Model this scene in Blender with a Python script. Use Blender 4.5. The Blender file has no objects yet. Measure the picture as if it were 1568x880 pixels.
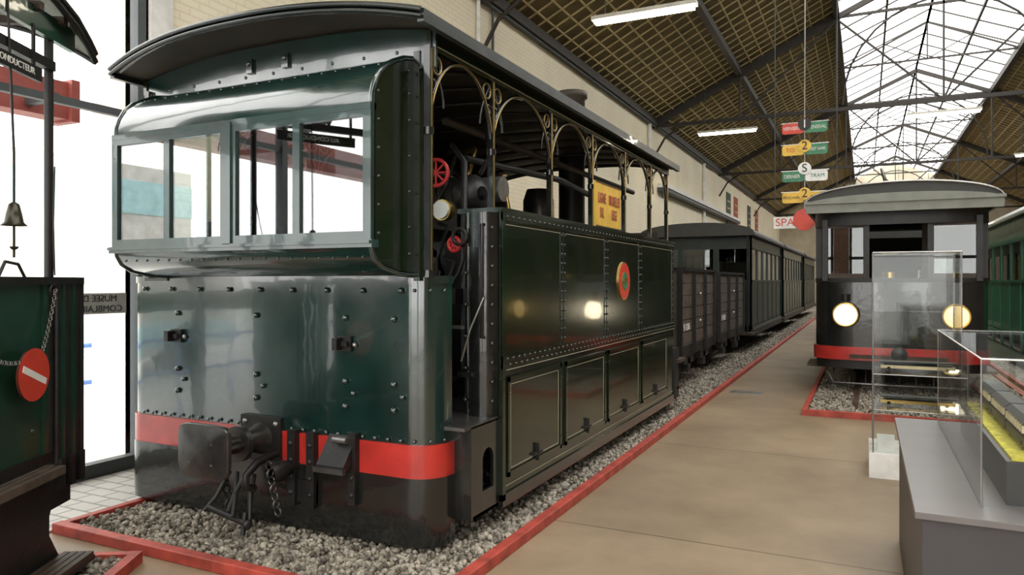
import bpy, math, random
import numpy as np
from mathutils import Vector, Matrix
random.seed(4); np.random.seed(4)
S=bpy.context.scene
# ---------------------------------------------------------------- materials
def newmat(n):
    m=bpy.data.materials.new(n); m.use_nodes=True
    nt=m.node_tree; b=nt.nodes['Principled BSDF']; return m,nt,b
def mat(n,col,rough=.5,metal=0,var=.15,scale=6,bump=0,bscale=30,coat=0,ior=1.5,emit=None,es=0,worn=0):
    m,nt,b=newmat(n)
    b.inputs['Roughness'].default_value=rough; b.inputs['Metallic'].default_value=metal
    b.inputs['Coat Weight'].default_value=coat; b.inputs['Coat Roughness'].default_value=.05
    b.inputs['IOR'].default_value=ior
    tc=nt.nodes.new('ShaderNodeTexCoord')
    no=nt.nodes.new('ShaderNodeTexNoise'); no.inputs['Scale'].default_value=scale; no.inputs['Detail'].default_value=5
    nt.links.new(tc.outputs['Object'],no.inputs['Vector'])
    r=nt.nodes.new('ShaderNodeValToRGB')
    r.color_ramp.elements[0].position=.3; r.color_ramp.elements[1].position=.7
    r.color_ramp.elements[0].color=tuple(max(0,c*(1-var)) for c in col)+(1,)
    r.color_ramp.elements[1].color=tuple(min(1,c*(1+var)) for c in col)+(1,)
    nt.links.new(no.outputs['Fac'],r.inputs['Fac']); nt.links.new(r.outputs['Color'],b.inputs['Base Color'])
    if worn:
        n3=nt.nodes.new('ShaderNodeTexNoise'); n3.inputs['Scale'].default_value=2.0; n3.inputs['Detail'].default_value=4; n3.inputs['Roughness'].default_value=.5
        nt.links.new(tc.outputs['Object'],n3.inputs['Vector'])
        mr=nt.nodes.new('ShaderNodeMapRange'); mr.inputs[1].default_value=.35; mr.inputs[2].default_value=.68; mr.inputs[3].default_value=rough*.8; mr.inputs[4].default_value=rough+worn
        nt.links.new(n3.outputs['Fac'],mr.inputs[0]); nt.links.new(mr.outputs[0],b.inputs['Roughness'])
    if bump:
        n2=nt.nodes.new('ShaderNodeTexNoise'); n2.inputs['Scale'].default_value=bscale; n2.inputs['Detail'].default_value=2
        nt.links.new(tc.outputs['Object'],n2.inputs['Vector'])
        bp=nt.nodes.new('ShaderNodeBump'); bp.inputs['Strength'].default_value=bump; bp.inputs['Distance'].default_value=.02
        nt.links.new(n2.outputs['Fac'],bp.inputs['Height']); nt.links.new(bp.outputs['Normal'],b.inputs['Normal'])
        if coat: nt.links.new(bp.outputs['Normal'],b.inputs['Coat Normal'])
    if emit:
        b.inputs['Emission Color'].default_value=emit+(1,); b.inputs['Emission Strength'].default_value=es
    return m
def glassmat(n,ior=1.5,add=.02,tint=(1,1,1)):
    m,nt,b=newmat(n); nt.nodes.remove(b); out=nt.nodes['Material Output']
    t=nt.nodes.new('ShaderNodeBsdfTransparent'); t.inputs[0].default_value=tint+(1,)
    g=nt.nodes.new('ShaderNodeBsdfGlossy'); g.inputs['Roughness'].default_value=.01
    geo=nt.nodes.new('ShaderNodeNewGeometry'); mi=nt.nodes.new('ShaderNodeMix'); mi.data_type='FLOAT'
    mi.inputs[2].default_value=ior; mi.inputs[3].default_value=1/ior
    nt.links.new(geo.outputs['Backfacing'],mi.inputs[0])
    f=nt.nodes.new('ShaderNodeFresnel'); nt.links.new(mi.outputs[0],f.inputs[0])
    a=nt.nodes.new('ShaderNodeMath'); a.operation='ADD'; a.inputs[1].default_value=add; a.use_clamp=True
    mx=nt.nodes.new('ShaderNodeMixShader')
    nt.links.new(f.outputs[0],a.inputs[0]); nt.links.new(a.outputs[0],mx.inputs[0])
    nt.links.new(t.outputs[0],mx.inputs[1]); nt.links.new(g.outputs[0],mx.inputs[2]); nt.links.new(mx.outputs[0],out.inputs[0])
    return m
def brickmat(n,c1,c2,mortar,axis='x',bump=.6,scale=1.0,rough=.8,bw=.22,bh=.075,ms=.008,dirt=.15,offset=.5):
    m,nt,b=newmat(n); b.inputs['Roughness'].default_value=rough
    tc=nt.nodes.new('ShaderNodeTexCoord'); sp=nt.nodes.new('ShaderNodeSeparateXYZ'); cb=nt.nodes.new('ShaderNodeCombineXYZ')
    nt.links.new(tc.outputs['Object'],sp.inputs[0])
    o={'x':(1,2),'y':(0,2),'z':(0,1)}[axis]
    nt.links.new(sp.outputs[o[0]],cb.inputs[0]); nt.links.new(sp.outputs[o[1]],cb.inputs[1])
    br=nt.nodes.new('ShaderNodeTexBrick'); br.inputs['Scale'].default_value=scale
    br.inputs['Color1'].default_value=c1+(1,); br.inputs['Color2'].default_value=c2+(1,); br.inputs['Mortar'].default_value=mortar+(1,)
    br.inputs['Brick Width'].default_value=bw; br.inputs['Row Height'].default_value=bh; br.inputs['Mortar Size'].default_value=ms
    br.offset=offset
    nt.links.new(cb.outputs[0],br.inputs['Vector'])
    no=nt.nodes.new('ShaderNodeTexNoise'); no.inputs['Scale'].default_value=.9; no.inputs['Detail'].default_value=7
    nt.links.new(tc.outputs['Object'],no.inputs['Vector'])
    rp=nt.nodes.new('ShaderNodeValToRGB'); rp.color_ramp.elements[0].position=.3; rp.color_ramp.elements[1].position=.65
    rp.color_ramp.elements[0].color=(1-dirt*2,1-dirt*2.2,1-dirt*2.6,1); rp.color_ramp.elements[1].color=(1,1,1,1)
    nt.links.new(no.outputs['Fac'],rp.inputs['Fac'])
    mx=nt.nodes.new('ShaderNodeMix'); mx.data_type='RGBA'; mx.blend_type='MULTIPLY'; mx.inputs[0].default_value=1
    nt.links.new(br.outputs['Color'],mx.inputs[6]); nt.links.new(rp.outputs['Color'],mx.inputs[7]); nt.links.new(mx.outputs[2],b.inputs['Base Color'])
    bp=nt.nodes.new('ShaderNodeBump'); bp.inputs['Strength'].default_value=bump; bp.inputs['Distance'].default_value=.01; bp.invert=True
    nt.links.new(br.outputs['Fac'],bp.inputs['Height']); nt.links.new(bp.outputs['Normal'],b.inputs['Normal'])
    return m
def stonemat(n):
    m,nt,b=newmat(n); b.inputs['Roughness'].default_value=.85
    tc=nt.nodes.new('ShaderNodeTexCoord'); v=nt.nodes.new('ShaderNodeTexVoronoi'); v.inputs['Scale'].default_value=26
    nt.links.new(tc.outputs['Object'],v.inputs['Vector'])
    bw=nt.nodes.new('ShaderNodeRGBToBW'); nt.links.new(v.outputs['Color'],bw.inputs[0])
    r=nt.nodes.new('ShaderNodeValToRGB'); e=r.color_ramp.elements
    e[0].position=.15; e[0].color=(.10,.086,.066,1); e[1].position=.85; e[1].color=(.47,.42,.34,1)
    nt.links.new(bw.outputs[0],r.inputs[0]); nt.links.new(r.outputs[0],b.inputs['Base Color'])
    bp=nt.nodes.new('ShaderNodeBump'); bp.inputs['Strength'].default_value=.9; bp.inputs['Distance'].default_value=.02; bp.invert=True
    nt.links.new(v.outputs['Distance'],bp.inputs['Height']); nt.links.new(bp.outputs['Normal'],b.inputs['Normal'])
    return m
M=dict(
 gfront=mat('paint_front_green',(.006,.024,.020),.18,0,.3,3,.14,3.5,.9,1.8,worn=.10),
 gframe_sheen=mat('frame_green_with_sheen',(.026,.055,.052),.28,0,.2,6,.05,9,.7),  # same dark green as the body, lightened to paint in reflected light
 gside=mat('paint_side_green',(.010,.017,.008),.18,0,.3,3,.045,3,.5),
 blackgl=mat('paint_black_gloss',(.010,.011,.010),.22,0,.3,8,.12,8,.7),
 black=mat('black_iron',(.016,.015,.014),.45,.2,.3,10,.1,30),
 inner=mat('cab_interior_paint',(.045,.035,.024),.6,0,.3,4),
 roofu=mat('roof_green_black',(.010,.015,.013),.32,0,.3,4,.1,8,.3),
 red=mat('buffer_beam_red',(.46,.03,.022),.3,0,.2,6,.05,10,.5,worn=.1),
 wheelred=mat('handwheel_red',(.55,.03,.03),.35),
 cream=mat('lining_cream',(.38,.36,.25),.5),
 brass=mat('brass',(.55,.38,.12),.3,1),
 bronze=mat('bell_bronze',(.06,.055,.04),.35,.8),
 steel=mat('steel',(.35,.34,.32),.35,.9,.2,12,.1,30),
 greyiron=mat('worn_iron',(.12,.115,.11),.3,.8,.3,9,.03,20,worn=.1),
 white=mat('white_enamel',(.8,.8,.76),.4),
 yellow=mat('sign_yellow',(.80,.50,.07),.5),
 signred=mat('sign_red',(.62,.05,.025),.4),
 canopy=mat('canopy_red',(.33,.075,.06),.5),
 signgreen=mat('sign_green',(.03,.20,.09),.4),
 curb=mat('curb_red',(.40,.06,.04),.55,0,.35,9,.2,25),
 rail=mat('rail_rust',(.10,.06,.04),.55,.5,.3,10),
 wood=mat('plank_brown_wood',(.078,.058,.042),.7,0,.45,9,.3,30),
 brown=mat('step_wood',(.05,.032,.02),.6,0,.3,8),
 tgreen=mat('tram_green_dark',(.008,.045,.025),.35,0,.3,5,.05,8,.3),
 lgreen=mat('tram_green_light',(.02,.16,.07),.4,0,.2,5,0,8,.2),
 cgreen=mat('coach_green',(.012,.026,.02),.4,0,.3,5,.03,5,.1),
 greyboard=mat('roof_fascia_grey',(.19,.20,.165),.5),
 roofgrey=mat('tram_roof_dark',(.04,.04,.035),.6),
 glass=glassmat('window_glass',1.45,.0),
 glassloco=glassmat('loco_window_glass',1.7,.16,(.8,.86,.86)),
 glassdark=glassmat('coach_window_glass',1.6,.05,(.45,.5,.5)),
 glasscase=glassmat('display_glass',1.33,.0,(.98,.99,.985)),
 frost=mat('frosted_band',(.55,.55,.5),.6),
 framegrey=mat('window_frame_dark',(.06,.07,.075),.5),
 darkbeam=mat('roof_steel_dark',(.03,.024,.018),.6),
 batten=mat('roof_batten',(.50,.40,.20),.7),
 panel=mat('roof_panel_board',(.19,.142,.062),.8,0,.3,2.5),
 tube=mat('fluorescent_tube',(1,1,1),.5,emit=(1,.90,.70),es=32),
 headl=mat('headlamp_glow',(1,1,1),.3,emit=(1,.88,.62),es=9),
 headl2=mat('headlamp_warm',(1,.8,.4),.3,emit=(1,.62,.2),es=2.2),
 lampcase=mat('lamp_casing',(.6,.58,.5),.5),
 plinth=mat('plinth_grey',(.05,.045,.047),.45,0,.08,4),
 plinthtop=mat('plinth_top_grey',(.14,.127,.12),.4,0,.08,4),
 modelbase=mat('model_base_black',(.015,.015,.015),.4),
 modelgrass=mat('model_grass',(.48,.42,.04),.8,0,.4,30),
 paving=brickmat('entrance_paving',(.6,.58,.54),(.5,.48,.45),(.25,.24,.22),'z',.5,1,.5,.22,.14,.01),
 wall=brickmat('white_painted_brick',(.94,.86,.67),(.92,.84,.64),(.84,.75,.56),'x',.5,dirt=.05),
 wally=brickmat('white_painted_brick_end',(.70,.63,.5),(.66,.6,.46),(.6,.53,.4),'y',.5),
 walldark=brickmat('brown_brick',(.16,.11,.07),(.13,.09,.06),(.12,.1,.08),'x',.5),
 brick=brickmat('red_brick',(.75,.52,.45),(.8,.6,.52),(.8,.75,.7),'x',.5,dirt=.03),
 bricky=brickmat('red_brick_y',(.45,.20,.12),(.55,.28,.18),(.6,.55,.5),'y',.5),
 stone=stonemat('ballast_stone'),
 outside=mat('exterior_paving',(.6,.6,.58),.8),
 outwhite=mat('exterior_render',(.8,.79,.75),.8),
 turq=mat('turquoise_paint',(.52,.82,.86),.5),
 blue=mat('blue_paint',(.10,.22,.6),.5),
 dial=mat('gauge_dial',(.8,.8,.75),.4),
 banner=mat('wall_banner_red',(.35,.08,.05),.7),
 banner2=mat('wall_banner_green',(.04,.07,.05),.7),
 model1=mat('model_body_cream',(.6,.5,.3),.4),
)
m,nt,b=newmat('concrete_floor'); b.inputs['Roughness'].default_value=.45
tc=nt.nodes.new('ShaderNodeTexCoord')
n1=nt.nodes.new('ShaderNodeTexNoise'); n1.inputs['Scale'].default_value=.9; n1.inputs['Detail'].default_value=9; n1.inputs['Roughness'].default_value=.65
nt.links.new(tc.outputs['Object'],n1.inputs['Vector'])
r=nt.nodes.new('ShaderNodeValToRGB'); r.color_ramp.elements[0].position=.3; r.color_ramp.elements[1].position=.7
r.color_ramp.elements[0].color=(.205,.148,.09,1); r.color_ramp.elements[1].color=(.355,.265,.168,1)
nt.links.new(n1.outputs['Fac'],r.inputs[0])
br=nt.nodes.new('ShaderNodeTexBrick'); br.inputs['Brick Width'].default_value=3.2; br.inputs['Row Height'].default_value=2.6
br.inputs['Scale'].default_value=1; br.inputs['Mortar Size'].default_value=.008; br.offset=.0
br.inputs['Color1'].default_value=(1,1,1,1); br.inputs['Color2'].default_value=(.94,.94,.94,1); br.inputs['Mortar'].default_value=(.45,.42,.38,1)
mp=nt.nodes.new('ShaderNodeMapping'); mp.inputs['Location'].default_value=(1.9,.7,0)
nt.links.new(tc.outputs['Object'],mp.inputs[0]); nt.links.new(mp.outputs[0],br.inputs['Vector'])
mx=nt.nodes.new('ShaderNodeMix'); mx.data_type='RGBA'; mx.blend_type='MULTIPLY'; mx.inputs[0].default_value=1
nt.links.new(r.outputs[0],mx.inputs[6]); nt.links.new(br.outputs['Color'],mx.inputs[7]); nt.links.new(mx.outputs[2],b.inputs['Base Color'])
M['floor']=m

# ---------------------------------------------------------------- builder
def V(p): return Vector(p)
class B:
    def __init__(s,name): s.n=name; s.v=[]; s.f=[]; s.mi=[]; s.sm=[]; s.ms=[]
    def mid(s,k):
        if k not in s.ms: s.ms.append(k)
        return s.ms.index(k)
    def face(s,m,idx,sm=False): s.f.append(idx); s.mi.append(s.mid(m)); s.sm.append(sm)
    def poly(s,m,pts,sm=False):
        a=len(s.v); s.v+= [tuple(p) for p in pts]; s.face(m,list(range(a,a+len(pts))),sm)
    def box(s,m,x0,x1,y0,y1,z0,z1):
        a=len(s.v)
        s.v+=[(x0,y0,z0),(x1,y0,z0),(x1,y1,z0),(x0,y1,z0),(x0,y0,z1),(x1,y0,z1),(x1,y1,z1),(x0,y1,z1)]
        for q in ((0,3,2,1),(4,5,6,7),(0,1,5,4),(1,2,6,5),(2,3,7,6),(3,0,4,7)): s.face(m,[a+i for i in q])
    def prism(s,m,pts,axis,a0,a1,ang=35,closed=True,caps=True):
        def P(p,a):
            return {'x':(a,p[0],p[1]),'y':(p[0],a,p[1]),'z':(p[0],p[1],a)}[axis]
        n=len(pts); segs=n if closed else n-1
        prev=None; last=None
        for i in range(segs):
            p,q=pts[i],pts[(i+1)%n]; d=(q[0]-p[0],q[1]-p[1]); l=math.hypot(*d)
            if l<1e-9: continue
            d=(d[0]/l,d[1]/l)
            if prev and prev[0]*d[0]+prev[1]*d[1]>math.cos(math.radians(ang)):
                A=last
            else:
                A=(len(s.v),len(s.v)+1); s.v+=[P(p,a0),P(p,a1)]
            C=(len(s.v),len(s.v)+1); s.v+=[P(q,a0),P(q,a1)]
            s.face(m,[A[0],C[0],C[1],A[1]],True); prev=d; last=C
        if caps and closed:
            s.poly(m,[P(p,a0) for p in pts]); s.poly(m,[P(p,a1) for p in reversed(pts)])
    def cyl(s,m,p0,p1,r0,r1=None,n=16,caps=True):
        if r1 is None: r1=r0
        p0,p1=V(p0),V(p1); d=(p1-p0).normalized()
        u=d.orthogonal().normalized(); w=d.cross(u); a=len(s.v)
        for p,r in ((p0,r0),(p1,r1)):
            for i in range(n):
                t=2*math.pi*i/n; s.v.append(tuple(p+r*(math.cos(t)*u+math.sin(t)*w)))
        for i in range(n): s.face(m,[a+i,a+(i+1)%n,a+n+(i+1)%n,a+n+i],True)
        if caps:
            if r0>1e-4: s.poly(m,[s.v[a+i] for i in range(n)][::-1])
            if r1>1e-4: s.poly(m,[s.v[a+n+i] for i in range(n)])
    def tube(s,m,pts,r,n=6,closed=False):
        pts=[V(p) for p in pts]; N=len(pts); a=len(s.v); up=None
        for i,p in enumerate(pts):
            if closed: t=(pts[(i+1)%N]-pts[i-1]).normalized()
            else: t=(pts[min(i+1,N-1)]-pts[max(i-1,0)]).normalized()
            if up is None: up=t.orthogonal().normalized()
            else: up=(up-t*up.dot(t)).normalized()
            w=t.cross(up)
            for k in range(n):
                q=2*math.pi*k/n; s.v.append(tuple(p+r*(math.cos(q)*up+math.sin(q)*w)))
        for i in range(N if closed else N-1):
            j=(i+1)%N
            for k in range(n): s.face(m,[a+i*n+k,a+i*n+(k+1)%n,a+j*n+(k+1)%n,a+j*n+k],True)
        if not closed:
            s.poly(m,[s.v[a+k] for k in range(n)]); s.poly(m,[s.v[a+(N-1)*n+k] for k in range(n)])
    def ring(s,m,c,nrm,R,r,n=20,k=6):
        d=V(nrm).normalized(); u=d.orthogonal().normalized(); w=d.cross(u); c=V(c)
        s.tube(m,[c+R*(math.cos(2*math.pi*i/n)*u+math.sin(2*math.pi*i/n)*w) for i in range(n)],r,k,True)
    def lathe(s,m,prof,c,ax,n=20):
        d=V(ax).normalized(); u=d.orthogonal().normalized(); w=d.cross(u); c=V(c); a=len(s.v)
        for r,h in prof:
            for i in range(n):
                t=2*math.pi*i/n; s.v.append(tuple(c+d*h+r*(math.cos(t)*u+math.sin(t)*w)))
        for j in range(len(prof)-1):
            for i in range(n): s.face(m,[a+j*n+i,a+j*n+(i+1)%n,a+(j+1)*n+(i+1)%n,a+(j+1)*n+i],True)
    def riv(s,m,c,nrm,r=.012,h=.7):
        s.lathe(m,[(r,-.002),(r*.85,r*h*.5),(r*.45,r*h*.9),(.0005,r*h)],c,nrm,7)
    def beam(s,m,p0,p1,w,h):
        p0,p1=V(p0),V(p1); d=(p1-p0).normalized(); ref=V((0,1,0)) if abs(d.y)<.9 else V((1,0,0))
        u=(ref-d*ref.dot(d)).normalized(); q=d.cross(u); a=len(s.v)
        for p in (p0,p1):
            for su,sq in ((-1,-1),(1,-1),(1,1),(-1,1)): s.v.append(tuple(p+u*su*w/2+q*sq*h/2))
        for f in ((0,1,2,3),(7,6,5,4),(0,4,5,1),(1,5,6,2),(2,6,7,3),(3,7,4,0)): s.face(m,[a+i for i in f])
    def done(s,loc=(0,0,0),rotz=0,bevel=0):
        me=bpy.data.meshes.new(s.n); me.from_pydata(s.v,[],s.f)
        for k in s.ms: me.materials.append(M[k])
        me.polygons.foreach_set('material_index',s.mi); me.polygons.foreach_set('use_smooth',s.sm); me.update()
        o=bpy.data.objects.new(s.n,me); S.collection.objects.link(o); o.location=loc; o.rotation_euler=(0,0,rotz)
        if bevel:
            md=o.modifiers.new('bevel','BEVEL'); md.width=bevel; md.segments=2; md.limit_method='ANGLE'; md.angle_limit=math.radians(50)
        return o
def arc(cx,cy,r,a0,a1,n,ry=None):
    ry=ry or r
    return [(cx+r*math.cos(math.radians(a0+(a1-a0)*i/n)),cy+ry*math.sin(math.radians(a0+(a1-a0)*i/n))) for i in range(n+1)]
def thick(path,t):
    out=[]
    for i,p in enumerate(path):
        a=path[max(i-1,0)]; c=path[min(i+1,len(path)-1)]
        d=(c[0]-a[0],c[1]-a[1]); l=math.hypot(*d) or 1
        out.append((p[0]-d[1]/l*t,p[1]+d[0]/l*t))
    return out
def sheet(path,t): return list(path)+thick(path,t)[::-1]
def off(path,t): return thick(path,t)
def Upath(xr,xl,yf,R,yb): 
    return [(xr,yb)]+arc(xr-R,yf+R,R,0,-90,12)+arc(xl+R,yf+R,R,-90,-180,12)+[(xl,yb)]
def text(body,loc,size,rot,m,parent,mirror=False,name=None,sx=1,align='CENTER'):
    c=bpy.data.curves.new(name or 'lettering','FONT'); c.body=body; c.size=size; c.align_x=align; c.align_y='CENTER'; c.extrude=.0015
    o=bpy.data.objects.new(name or 'lettering',c); S.collection.objects.link(o); o.location=loc
    o.rotation_euler=[math.radians(a) for a in rot]; o.scale=(-sx if mirror else sx,1,1); c.materials.append(M[m]); o.parent=parent; return o

# ---------------------------------------------------------------- room
WX=-5.6; EX=9.1; Y0=-6; Y1=56; EZ=6.28; KX=-.67; KZ=8.7; RX=1.77; RZ=9.75; K2=4.2; WY=4.3
b=B('floor'); b.box('floor',WX,EX,Y0,Y1,-.2,0); b.done()
b=B('wall_left'); b.box('wall',WX-.35,WX,WY,Y1,-.2,EZ); b.box('wall',WX-.35,WX,Y0,WY,6.1,EZ)
b.done()
b=B('wall_right'); b.box('walldark',EX,EX+.3,Y0,Y1,-.2,EZ); b.done()
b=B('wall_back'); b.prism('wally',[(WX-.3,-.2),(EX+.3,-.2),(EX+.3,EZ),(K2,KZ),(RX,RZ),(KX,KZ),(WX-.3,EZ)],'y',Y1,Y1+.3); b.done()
b=B('wall_front')
b.box('bricky',WX-.3,WX,Y0-.3,Y0,-.2,EZ); b.box('bricky',4.2,EX+.3,Y0-.3,Y0,-.2,EZ); b.box('bricky',-1.0,-.5,Y0-.3,Y0,-.2,8.4)
b.done()
b=B('window_1')
x=WX-.05
for y in (WY-.06,2.2,.2,-1.8,-3.8,-5.95): b.box('framegrey',x-.05,x+.05,y-.04,y+.04,.0,6.1)
for z in (.06,6.04): b.box('framegrey',x-.05,x+.05,-6,WY-.02,z-.06,z+.06)
b.box('framegrey',x-.03,x+.03,-6,WY,2.98,3.04)
b.box('glass',x-.004,x+.004,-6,WY-.04,.1,6.0)
b.box('frost',x+.006,x+.008,-4,4.12,1.33,1.5)
w1=b.done()
text('MUSEE DES TRAMS',(x+.012,3.72,1.455),.075,(90,0,90),'framegrey',w1,True)
text('COMBLAIN DE PONT',(x+.012,3.72,1.37),.075,(90,0,90),'framegrey',w1,True)
b=B('window_2'); y=Y0-.12
for xx in (WX+.05,-3.4,-1.05,-.45,1.9,4.15): b.box('framegrey',xx-.04,xx+.04,y-.05,y+.05,0,EZ if xx!=1.9 else 9.6)
for z in (.06,2.4,4.54,EZ): b.box('framegrey',WX,4.2,y-.05,y+.05,z-.05,z+.05)
b.beam('framegrey',(WX,y,EZ-.1),(KX,y,KZ-.1),.1,.1); b.beam('framegrey',(KX,y,KZ-.1),(RX,y,RZ-.1),.1,.1); b.beam('framegrey',(K2,y,KZ-.1),(RX,y,RZ-.1),.1,.1); b.beam('framegrey',(EX,y,EZ-.1),(K2,y,KZ-.1),.1,.1)
b.prism('glass',[(WX,.1),(4.2,.1),(4.2,EZ),(EX,EZ),(K2,KZ),(RX,RZ),(KX,KZ),(WX,EZ)],'y',y-.004,y+.004,ang=1); b.done()
b=B('trim_1'); b.box('outwhite',WX-.3,WX+.04,WY,WY+.22,0,EZ); b.done()
# roof
b=B('ceiling')
def slope(m,xa,za,xb,zb,t,y0,y1):
    b.prism(m,[(xa,za),(xb,zb),(xb,zb+t),(xa,za+t)],'y',y0,y1,ang=5)
slope('panel',WX-.3,EZ-.02,KX,KZ,.12,Y0,Y1); slope('panel',K2,KZ,EX+.3,EZ-.02,.12,Y0,Y1)
def onslope(t,side):
    return (WX+(KX-WX)*t, EZ+(KZ-EZ)*t) if side==0 else (EX+(K2-EX)*t, EZ+(KZ-EZ)*t)
for side in (0,1):
    for i in range(1,16):
        X,Z=onslope(i/16,side); b.box('batten',X-.015,X+.015,Y0,Y1,Z-.025,Z)
    yy=Y0+.3
    while yy<Y1:
        p=onslope(0,side); q=onslope(1,side)
        b.beam('batten',(p[0],yy,p[1]-.012),(q[0],yy,q[1]-.012),.028,.025); yy+=.42
    for t in (.02,.5,1.0):
        X,Z=onslope(t,side); b.box('darkbeam',X-.07,X+.07,Y0,Y1,Z-.2,Z-.02)
b.done()
b=B('skylight')
yy=Y0
while yy<=Y1:
    b.beam('darkbeam',(KX,yy,KZ+.05),(RX,yy,RZ+.05),.03,.04); b.beam('darkbeam',(RX,yy,RZ+.05),(K2,yy,KZ+.05),.03,.04); yy+=1.2
for t in (.5,1):
    for A in ((KX,),(K2,)):
        X=A[0]+(RX-A[0])*t; Z=KZ+(RZ-KZ)*t; b.box('darkbeam',X-.03,X+.03,Y0,Y1,Z-.03,Z+.06)
for yt in (15.6,26.3,37,47.7):
    b.beam('darkbeam',(KX,yt,KZ-.1),(K2,yt,KZ-.1),.04,.06)
    b.beam('darkbeam',(RX,yt,KZ-.1),(RX,yt,RZ),.04,.04)
    for s,e in ((KX,RX),(K2,RX)): b.beam('darkbeam',(s,yt,KZ-.1),(RX,yt,RZ),.05,.05); b.beam('darkbeam',((s+e)/2,yt,(KZ+RZ)/2),(RX,yt,KZ-.1),.03,.03)
b.done()
for yt in (-.4,10.3,21,31.7,42.4,53):
    b=B('roof_truss'); TZ=6.12
    b.beam('darkbeam',(WX,yt,EZ-.1),(KX,yt,KZ-.15),.12,.22); b.beam('darkbeam',(KX,yt,KZ-.15),(RX,yt,RZ-.12),.1,.14)
    b.beam('darkbeam',(EX,yt,EZ-.1),(K2,yt,KZ-.15),.12,.22); b.beam('darkbeam',(K2,yt,KZ-.15),(RX,yt,RZ-.12),.1,.14)
    b.beam('darkbeam',(WX,yt,TZ),(EX,yt,TZ),.08,.1)
    b.beam('darkbeam',(KX,yt,KZ-.15),(K2,yt,KZ-.15),.05,.07)
    xs=[-3.14,KX,RX,K2,6.6]; zs=[EZ+(KZ-EZ)*.5-.1,KZ-.2,RZ-.2,KZ-.2,EZ+(KZ-EZ)*.5-.1]
    for X,Z in zip(xs,zs): b.beam('darkbeam',(X,yt,TZ),(X,yt,Z),.05,.05)
    for a,c in ((0,1),(2,1),(2,3),(4,3)): b.beam('darkbeam',(xs[a],yt,TZ),(xs[c],yt,zs[c]),.05,.05)
    b.tube('darkbeam',[(RX+2.3*math.cos(math.radians(a)),yt,TZ+.1+2.5*math.sin(math.radians(a))) for a in range(0,181,12)],.03,5)
    b.tube('darkbeam',[(WX+.02,yt,5.2),(WX+.35,yt,5.75),(WX+.9,yt,TZ)],.035,5)
    b.done()
b=B('wall_downpipe'); b.cyl('outwhite',(WX+.07,20.4,2.2),(WX+.07,20.4,6.1),.05); b.done()
b=B('wall_downpipe'); b.cyl('outwhite',(WX+.07,28.2,2.2),(WX+.07,28.2,6.1),.06); b.done()
b=B('wall_conduit')
b.tube('framegrey',[(WX+.05,10.7,6.1),(WX+.05,10.7,4.6),(WX+.05,10.9,4.4),(WX+.05,10.9,3.2)],.025); b.tube('outwhite',[(WX+.05,10.2,6.1),(WX+.05,10.2,3.0)],.035)
b.tube('framegrey',[(WX+.1,9.6,6.1),(WX+.1,30,6.1)],.03)
b.done()
b=B('wall_cable_duct'); b.box('outwhite',WX,WX+.28,21.5,36,4.4,4.52); b.box('framegrey',WX,WX+.25,21.5,36,4.30,4.38); b.done()
for y,k in ((33.5,'banner2'),(35.6,'banner'),(40,'banner2'),(43,'banner')):
    b=B('wall_banner'); b.box(k,WX,WX+.03,y,y+1.1,3.6,5.6)
    for i in range(5): b.box('brass',WX+.03,WX+.035,y+.2,y+.9,3.9+i*.32,3.97+i*.32)
    b.done()
for lx,ly,lz in ((-3.0,10.7,5.62),(-3.45,20.8,5.75),(1.75,20.8,5.75),(5.2,28.5,5.7),(-2.6,38,5.7),(2,38,5.7),(-2.9,2.2,5.7),(3,6,5.7)):
    b=B('fluorescent_lamp'); b.box('lampcase',lx-.8,lx+.8,ly-.09,ly+.09,lz,lz+.06); b.box('tube',lx-.76,lx+.76,ly-.06,ly+.06,lz-.05,lz)
    for dx in (-.6,.6): b.cyl('framegrey',(lx+dx,ly,lz+.06),(lx+dx,ly,6.9),.008,n=5)
    b.done()
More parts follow.
